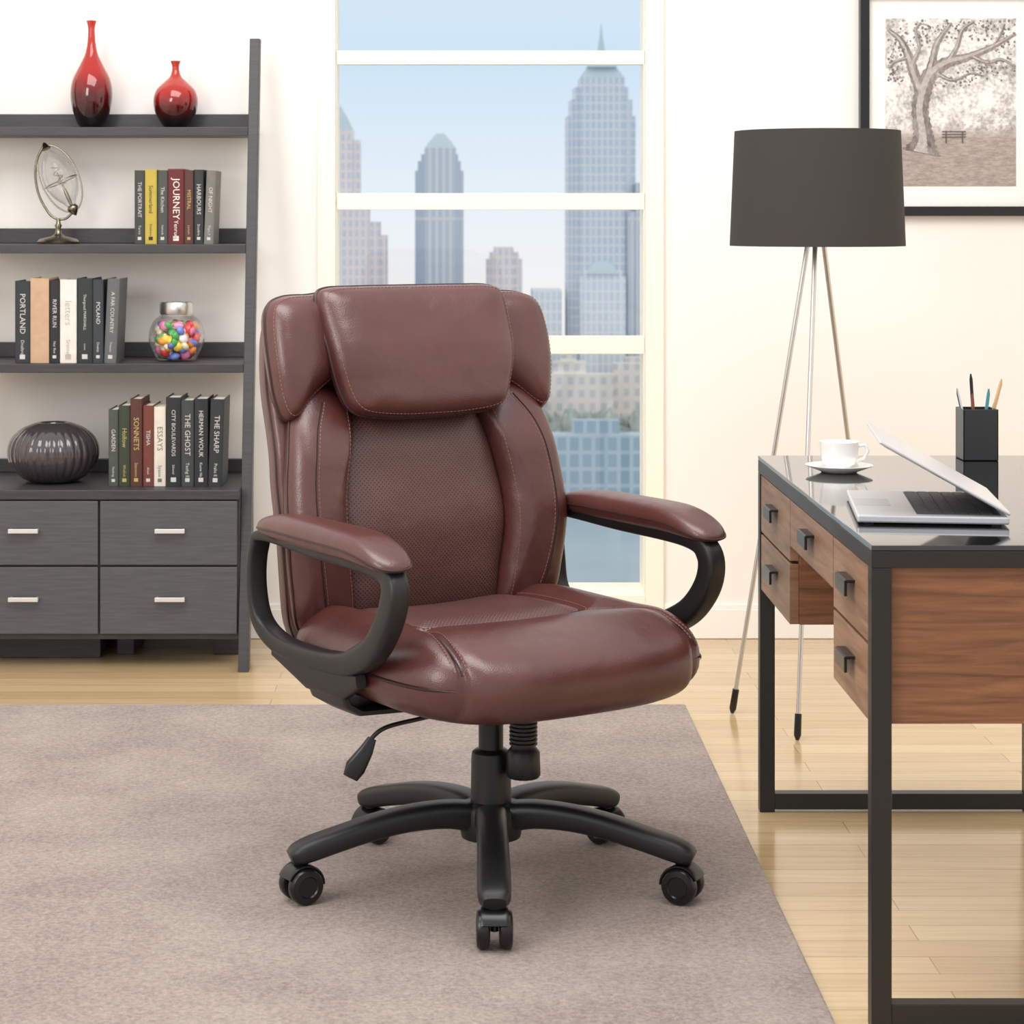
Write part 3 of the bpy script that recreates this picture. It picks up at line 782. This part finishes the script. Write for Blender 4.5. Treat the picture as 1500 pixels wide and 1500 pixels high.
b = MB()
SHO = sym([(0, 1.118), (0.22, 1.112), (0.285, 1.085), (0.312, 1.0), (0.314, 0.88), (0.316, 0.74), (0.306, 0.60), (0.285, 0.48), (0.22, 0.435), (0, 0.43)])
o = outl(SHO)
b.pillow(o, 0.030, 0.085, lambda u, v, w: bk(u, v, w-0.030), p=7, q=2.6, rings=22)
b.make('rear_shell', M_lea, bkE, angle=80, merge=True)
PI.sweep([bk(u, v, -0.030) for u, v in o], 0.003, secn=6, closed=True)
PANEL = [(0, 0.915), (0.11, 0.91), (0.142, 0.89), (0.165, 0.82), (0.183, 0.73), (0.186, 0.65), (0.176, 0.56), (0.165, 0.47), (0.10, 0.455), (0, 0.452)]
b = MB(); b.pillow(outl(sym(PANEL)), 0.036, 0.03, bk, p=3.5, q=1.9, rings=20)
b.make('perforated_panel', M_perfz, bkE, angle=80, merge=True)
BOL = [(0.150, 0.915), (0.20, 0.942), (0.252, 0.934), (0.288, 0.888), (0.310, 0.79), (0.318, 0.68), (0.308, 0.57), (0.286, 0.48), (0.22, 0.452), (0.165, 0.455),
       (0.172, 0.55), (0.184, 0.65), (0.180, 0.74), (0.162, 0.83)]
WNG = [(0.13, 1.112), (0.22, 1.120), (0.282, 1.116), (0.312, 1.095), (0.322, 1.04), (0.321, 0.97), (0.313, 0.912), (0.300, 0.884), (0.278, 0.886), (0.235, 0.922), (0.18, 0.955), (0.13, 0.98)]
for sg, nm in ((-1, 'a'), (1, 'b')):
    b = MB(); ob_ = outl([(sg*x, z) for x, z in BOL]); b.pillow(ob_, 0.056, 0.05, bk, p=2.8, q=2.0, rings=22, cen=(sg*0.244, 0.68))
    bv = b.bvh()
    b.make('bolster_'+nm, M_lea, bkE, angle=80, merge=True)
    PI.sweep([bk(u, v, 0.004) for u, v in ob_], 0.0030, secn=6, closed=True)
    seam = [(p.x, p.y) for p in catmull([(sg*0.222, 0.915), (sg*0.252, 0.86), (sg*0.270, 0.78), (sg*0.275, 0.69), (sg*0.265, 0.60), (sg*0.246, 0.52), (sg*0.222, 0.475)], 8)]
    L = project(bv, seam)
    if len(L) > 3: CR.sweep(L, 0.0014, secn=6)
    L = project(bv, [(x-sg*0.006, z) for x, z in seam])
    if len(L) > 3: stitch(L)
    L = project(bv, [(p.x, p.y) for p in catmull([(sg*0.166, 0.90), (sg*0.178, 0.83), (sg*0.195, 0.74), (sg*0.199, 0.65), (sg*0.188, 0.55), (sg*0.181, 0.48)], 8)])
    if len(L) > 3: stitch(L)
    b = MB(); ow = outl([(sg*x, z) for x, z in WNG]); b.pillow(ow, 0.056, 0.05, bk, p=3.8, q=2.2, rings=20, cen=(sg*0.235, 1.03))
    b.make('wing_'+nm, M_lea, bkE, angle=80, merge=True)
    PI.sweep([bk(u, v, 0.0) for u, v in ow], 0.0030, secn=6, closed=True)
    stitch(scaled(ow, (sg*0.235, 1.03), 0.94, 0.056, 3.8, 2.2, bk))
HR = [(0, 1.130), (0.12, 1.130), (0.190, 1.128), (0.213, 1.112), (0.214, 1.06), (0.206, 0.98), (0.190, 0.92), (0.172, 0.890), (0.14, 0.878), (0.07, 0.871), (0, 0.870)]
hm = lambda u, v, w: bk(u, v, w+0.038+0.02*min(1, max(0, (1.13-v)/0.12)))
b = MB(); oh = outl(sym(HR)); b.pillow(oh, 0.054, 0.05, hm, p=5.5, q=2.6, rings=24)
b.make('headrest', M_lea, bkE, angle=80, merge=True)
cH = sum(a[0] for a in oh)/len(oh), sum(a[1] for a in oh)/len(oh)
stitch(scaled(oh, cH, 0.955, 0.054, 5.5, 2.6, hm))
PI.sweep([hm(u, v, 0.0) for u, v in oh], 0.0034, secn=6, closed=True)

# --- seat
HX, HY, YC = 0.320, 0.322, -0.028
ZM = 0.450 + Z0
NF = 3.9
def rr(x, y):
    n = NF if y < YC else 5.0
    return (abs(x/HX)**n + abs((y-YC)/HY)**n)**(1/n)
cpanel = [(p.x, p.y) for p in catmull([(-0.185, 0.26), (-0.19, 0.12), (-0.190, 0.0), (-0.170, -0.050), (-0.08, -0.070), (0, -0.075), (0.08, -0.070), (0.170, -0.050), (0.190, 0.0), (0.19, 0.12), (0.185, 0.26)], 10)]
seams = [cpanel]
for sg in (-1, 1):
    seams.append([(p.x, p.y) for p in catmull([(sg*0.176, -0.042), (sg*0.212, -0.10), (sg*0.236, -0.18), (sg*0.250, -0.26), (sg*0.260, -0.36)], 14)])
allseam = []
for s_ in seams:
    for (x0, y0), (x1, y1) in zip(s_, s_[1:]):
        n = max(1, int(math.hypot(x1-x0, y1-y0)/0.002))
        for i in range(n): allseam.append((x0+(x1-x0)*i/n, y0+(y1-y0)*i/n, 0))
from mathutils.kdtree import KDTree
kd = KDTree(len(allseam))
for i, p in enumerate(allseam): kd.insert(p, i)
kd.balance()
def gro(x, y):
    d = kd.find((x, y, 0))[2]
    return 0.009*math.exp(-(d/0.006)**2) + 0.012*math.exp(-(d/0.026)**2)
def seat_pt(x, y, top):
    r = min(1.0, rr(x, y))
    zm_ = ZM + 0.008*(x/HX)**2
    if top:
        prof = max(0, 1-r**4.8)**(1/2.4)
        z = zm_ + 0.080*prof
        z += 0.018*prof*math.exp(-((abs(x)-0.25)/0.045)**2)
        z += 0.014*prof*math.exp(-((y+0.20)/0.07)**2)
        z -= 0.012*prof*max(0, 1-(x/0.2)**2)*max(0, min(1, (y+0.02)/0.1))
    else:
        prof = max(0, 1-r**6.0)**(1/2.4)
        z = zm_ - 0.074*prof
    return z
b = MB()
NA, NR = 360, 64
def ol(a):
    ca, sa = cos(a), sin(a)
    n = NF if sa < 0 else 5.0
    k_ = (abs(ca/HX)**n + abs(sa/HY)**n)**(-1/n)
    return ca*k_, sa*k_
def inpanel(x, y):
    if y < -0.075 or abs(x) > 0.191: return False
    ins = False; n = len(cpanel)
    for i in range(n):
        x0, y0 = cpanel[i]; x1, y1 = cpanel[(i+1) % n]
        if (y0 > y) != (y1 > y) and x < (x1-x0)*(y-y0)/(y1-y0)+x0: ins = not ins
    return ins
for top in (True, False):
    vs = []; fsA = []; fsB = []
    vs.append(Vector((0, YC, seat_pt(0, YC, top)-(gro(0, YC) if top else 0))))
    NRR = NR if top else 26
    for k_ in range(1, NRR+1):
        t = k_/NRR; r = 1-(1-t)**1.7
        for j in range(NA):
            ox, oy = ol(2*pi*j/NA); x, y = ox*r, oy*r+YC
            z = seat_pt(x, y, top)
            g = gro(x, y)
            wv = r**8
            nx, ny = ox/HX, oy/HY; L = math.hypot(nx, ny)
            x2 = x - nx/L*g*wv*0.8; y2 = y - ny/L*g*wv*0.8
            z2 = z - (g*(1-wv) if top else 0)
            vs.append(Vector((x2, y2, z2)))
    for j in range(NA):
        j2 = (j+1) % NA
        f = (0, 1+j, 1+j2); (fsB if top else fsA).append(f)
        for k_ in range(NRR-1):
            a = 1+k_*NA; f = (a+j, a+NA+j, a+NA+j2, a+j2)
            c = vs[f[0]]
            if top and inpanel(c.x, c.y): fsB.append(f)
            else: fsA.append(f)
    o0 = len(b.v)
    b.add(vs, fsA, 0)
    for f in fsB: b.f.append([i+o0 for i in f]); b.m.append(1)
b.make('seat_cushion', [M_lea, M_perfy], ch, angle=80, merge=True)
def off_line(line, d):
    out = []
    for i in range(len(line)):
        a = Vector(line[max(0, i-1)]); c = Vector(line[min(len(line)-1, i+1)]); t_ = (c-a).normalized(); n_ = Vector((-t_.y, t_.x))
        p_ = Vector(line[i])+n_*d
        if rr(p_.x, p_.y) < 0.985:
            r = rr(p_.x, p_.y); g = gro(p_.x, p_.y)
            out.append(Vector((p_.x, p_.y, seat_pt(p_.x, p_.y, True)-g*(1-r**8)+0.0006)))
    return out
for s_ in seams:
    for d in (-0.009, 0.009):
        L_ = off_line(s_, d)
        if len(L_) > 2: stitch(L_)
    L_ = off_line(s_, 0.0)
    CR.sweep(L_, 0.0016, secn=6)
for sg in (-1, 1):
    pts = []
    for j in range(400):
        a = radians(-60 + j*120/399)
        ox, oy = ol(a)
        if oy+YC > 0.24: break
        if ox > 0.262 or oy > 0:
            pts.append(Vector((sg*(ox-0.001), oy+YC, ZM+0.010)))
    pts = pts[::4]
    n = len(pts)
    PI.sweep(pts, [(0.0038*min(1, (i+0.2)/8),)*2 for i in range(n)], secn=8)
PI.make('piping', M_pipe, ch)
CR.make('seam_shade_lines', M_crease_shade, ch)
ST.make('stitching', M_thread, ch, smooth=False)

# --- armrests
LOOP = [(.255,.668,.011,.017), (.05,.664,.012,.017), (-.17,.662,.016,.018), (-.226,.640,.022,.018), (-.222,.588,.024,.018), (-.176,.530,.024,.018), (-.112,.494,.024,.018), (-.04,.474,.020,.018),
        (.08,.466,.017,.018), (.20,.470,.017,.018), (.268,.500,.014,.017), (.288,.56,.010,.015), (.289,.64,.010,.015)]
for sg, nm in ((-1, 'armrest_a'), (1, 'armrest_b')):
    AX = sg*0.341
    b = MB()
    cp = catmull([(y, z, n) for (y, z, n, t_) in LOOP], 8, True)
    P = [(AX + sg*0.008*sin(pi*min(1, max(0, (c.y-.47)/.20))), c.x, c.y+Z0) for c in cp]
    b.sweep(P, [(0.020, c.z) for c in cp], side=(1, 0, 0), power=4.5, secn=20, closed=True)
    # mounting bracket that wraps under the seat pan
    b.sweep([(AX-sg*0.004, -0.095, .450+Z0), (AX-sg*0.008, -0.03, .436+Z0), (AX-sg*0.008, 0.10, .432+Z0), (AX-sg*0.006, 0.235, .452+Z0)], [(0.010, 0.012), (0.013, 0.030), (0.013, 0.030), (0.010, 0.012)], side=(1, 0, 0), power=4, secn=20)
    b.sweep([(AX-sg*0.008, 0.04, .415+Z0), (AX-sg*0.018, 0.04, .392+Z0), (AX-sg*0.045, 0.04, .376+Z0), (AX-sg*0.14, 0.04, .372+Z0)], [(0.07, 0.008)]*4, side=(0, 1, 0), power=4, secn=20)
    b.make(nm, M_black, ch, angle=50)
    half = [(0, -0.246), (0.026, -0.238), (0.041, -0.21), (0.046, -0.15), (0.044, 0.0), (0.040, 0.14), (0.028, 0.235), (0, 0.262)]
    def am(u, v, w, AX=AX, sg=sg):
        z = 0.692 + Z0 + w - 1.1*max(0, -v-0.10)**2 - 0.25*max(0, v-0.1)**2
        return Vector((AX+sg*0.006+u, v, z))
    oa = outl(sym(half))
    b = MB(); b.pillow(oa, 0.031, 0.024, am, p=3.4, q=2.2, rings=16, cen=(0, 0.01))
    b.make('pad_'+nm[-1], M_lea, ch, angle=80, merge=True)
    b = MB(); b.sweep([am(x, y, -0.001) for x, y in oa], 0.0022, secn=6, closed=True); b.make('pad_seam_'+nm[-1], M_pipe, ch)

# --- mechanism, column
b = MB()
b.box((0, 0.0, 0.362+Z0), (0.18, 0.24, 0.035)); b.box((0, 0.17, 0.364+Z0), (0.07, 0.24, 0.02))
b.sweep([(0, 0.26, 0.366+Z0), (0, 0.38, 0.38+Z0), (0, 0.42, 0.44+Z0), (0, 0.385, 0.60+Z0)], [(0.035, 0.008)]*4, side=(1, 0, 0), power=5)
b.make('tilt_mechanism', M_black2, ch, smooth=False, bevel=0.006)
b = MB()
b.lathe([(0.040,0.10),(0.040,0.15),(0.0385,0.16),(0.0375,0.25),(0.036,0.263),(0.030,0.268),(0.0235,0.27),(0.0235,0.355),(1e-4,0.355)], (0,0,Z0), 0, 40)
b.make('gas_lift', M_black, ch)
iM = Matrix.Rotation(-TH, 4, 'Z')
b = MB()
kp = iM @ Vector((0.060, -0.045, 0))
pf = [(0.021, 0.355)]
z = 0.352
while z > 0.285: pf += [(0.0265, z-0.001), (0.0265, z-0.004), (0.0225, z-0.005), (0.0225, z-0.007)]; z -= 0.0075
pf += [(0.026, 0.28), (0.031, 0.274), (0.032, 0.232), (0.028, 0.226), (1e-4, 0.226)]
b.lathe(pf, (kp.x, kp.y, Z0), 0, 32, rfun=lambda a, z: 1+0.02*cos(a*16) if z < 0.272 else 1)
b.make('tension_knob', M_black, ch)
b = MB()
def wl(x, y, z): return iM @ Vector((x-CX0, y-4.2, z+Z0))
P = catmull([wl(0.0, 4.10, 0.362), wl(-0.06, 4.04, 0.362), wl(-0.12, 4.0, 0.356), wl(-0.146, 3.99, 0.340), wl(-0.152, 3.985, 0.325)], 6)
b.sweep(P, 0.0042, secn=10)
b.sweep([wl(-0.147, 3.99, 0.338), wl(-0.157, 3.985, 0.318), wl(-0.177, 3.98, 0.288), wl(-0.186, 3.978, 0.270)], [(0.008,0.006), (0.013,0.008), (0.019,0.009), (0.014,0.006)], side=iM @ Vector((0.85, 0, -0.5)), power=3, secn=16)
b.make('height_lever', M_black2, ch)

# --- five star base and casters
star = empty('star_base', (0, 0, -0.012), -TH); star.parent = ch
b = MB()
b.lathe([(0.040,0.088),(0.056,0.092),(0.060,0.11),(0.058,0.146),(0.050,0.157),(0.040,0.160)], (0,0,0.012), 0, 40)
R = 0.368
casters = []
for i, ang in enumerate((-90, -17, 50, 130, 197)):
    a = radians(ang); d = Vector((cos(a), sin(a), 0)); sd = Vector((-sin(a), cos(a), 0))
    cps = [(0.035,0.132,.032,.028),(0.09,0.140,.030,.025),(0.16,0.138,.029,.023),(0.23,0.127,.029,.022),(0.30,0.110,.030,.021),(0.345,0.098,.030,.021),(0.374,0.089,.028,.018),(0.388,0.083,.020,.012)]
    c_ = catmull([(r, z, w) for r, z, w, h in cps], 4); hq = catmull([(r, h, 0) for r, z, w, h in cps], 4)
    b.sweep([d*p.x+Vector((0,0,p.y+0.012)) for p in c_], [(p.z, max(.006, g.y)) for p, g in zip(c_, hq)], side=sd, power=3.2, secn=20)
    casters.append((d*R, a))
b.make('star_legs', M_black, star, angle=50)
for i, (p, a) in enumerate(casters):
    b = MB()
    T = Matrix.Translation(Vector((p.x, p.y, 0.0125))) @ Matrix.Rotation(radians([0, 65, 40, -40, -60][i]), 4, 'Z')
    for sx in (-1, 1):
        prof = [(1e-4, 0), (0.02, 0.0), (0.0310, 0.003), (0.033, 0.006), (0.033, 0.019), (0.0300, 0.023), (0.020, 0.0245), (0.018, 0.022), (1e-4, 0.022)]
        b.lathe(prof, mi=0, seg=32, M=T @ Matrix.Translation((sx*0.0075, 0, 0.033)) @ Matrix.Rotation(sx*pi/2, 4, 'Y'))
    arcp = [T @ Vector((0, 0.0365*cos(q_), 0.033+0.0365*sin(q_))) for q_ in [radians(0+i_*13) for i_ in range(13)]]
    b.sweep(arcp, [(0.024, 0.003)]*13, side=T.to_3x3() @ Vector((1, 0, 0)), power=4, secn=16, mi=0)
    b.lathe([(0.007, 0.030), (0.007, 0.066), (0.014, 0.07), (0.014, 0.085), (0.006, 0.088), (0.006, 0.10)], mi=0, seg=16, M=T)
    b.make('caster_%d' % (i+1), M_black2, star, angle=40)

# ------------------------------------------------------------------ world
w = bpy.data.worlds.new('sky'); S.world = w; w.use_nodes = True; nt = w.node_tree
bg = nt.nodes['Background']
tc = nt.nodes.new('ShaderNodeTexCoord'); sp = nt.nodes.new('ShaderNodeSeparateXYZ'); nt.links.new(tc.outputs['Generated'], sp.inputs[0])
mr = nt.nodes.new('ShaderNodeMapRange'); mr.inputs['From Min'].default_value = -0.1; mr.inputs['From Max'].default_value = 0.5
nt.links.new(sp.outputs['Z'], mr.inputs['Value'])
cr = nt.nodes.new('ShaderNodeValToRGB'); e = cr.color_ramp.elements
e[0].position = 0.08; e[0].color = lin((250, 246, 243)); e[1].position = 1.0; e[1].color = lin((252, 250, 248))
x = e.new(0.17); x.color = lin((236, 244, 250)); x = e.new(0.28); x.color = lin((208, 231, 249)); x = e.new(0.45); x.color = lin((230, 239, 248))
nt.links.new(mr.outputs[0], cr.inputs['Fac']); nt.links.new(cr.outputs['Color'], bg.inputs['Color']); bg.inputs['Strength'].default_value = 1.0

def area(name, loc, target, size, power, col=(1, 0.98, 0.955)):
    l = bpy.data.lights.new(name, 'AREA'); l.shape = 'RECTANGLE'; l.size = size[0]; l.size_y = size[1]; l.energy = power; l.color = col
    o = bpy.data.objects.new(name, l); S.collection.objects.link(o); o.location = loc
    d = Vector(target)-Vector(loc); o.rotation_euler = d.to_track_quat('-Z', 'Y').to_euler()
    return o
area('ceiling_softbox', (-0.3, 3.6, 3.6), (0.1, 5.2, 0.4), (3.2, 2.0), 110)
area('key_softbox', (-2.3, 1.6, 2.2), (0.1, 4.3, 0.7), (1.2, 1.4), 46)

# ------------------------------------------------------------------ camera
cam = bpy.data.cameras.new('camera'); co = bpy.data.objects.new('camera', cam); S.collection.objects.link(co)
co.location = (0, 0, 1.28); co.rotation_euler = (pi/2, 0, 0)
cam.sensor_width = 36; cam.lens = 78.0
cam.shift_x = 85/1500; cam.shift_y = -436/1500
cam.clip_start = 0.1; cam.clip_end = 3000
cam.dof.use_dof = True; cam.dof.focus_distance = 4.6; cam.dof.aperture_fstop = 12.5
S.camera = co
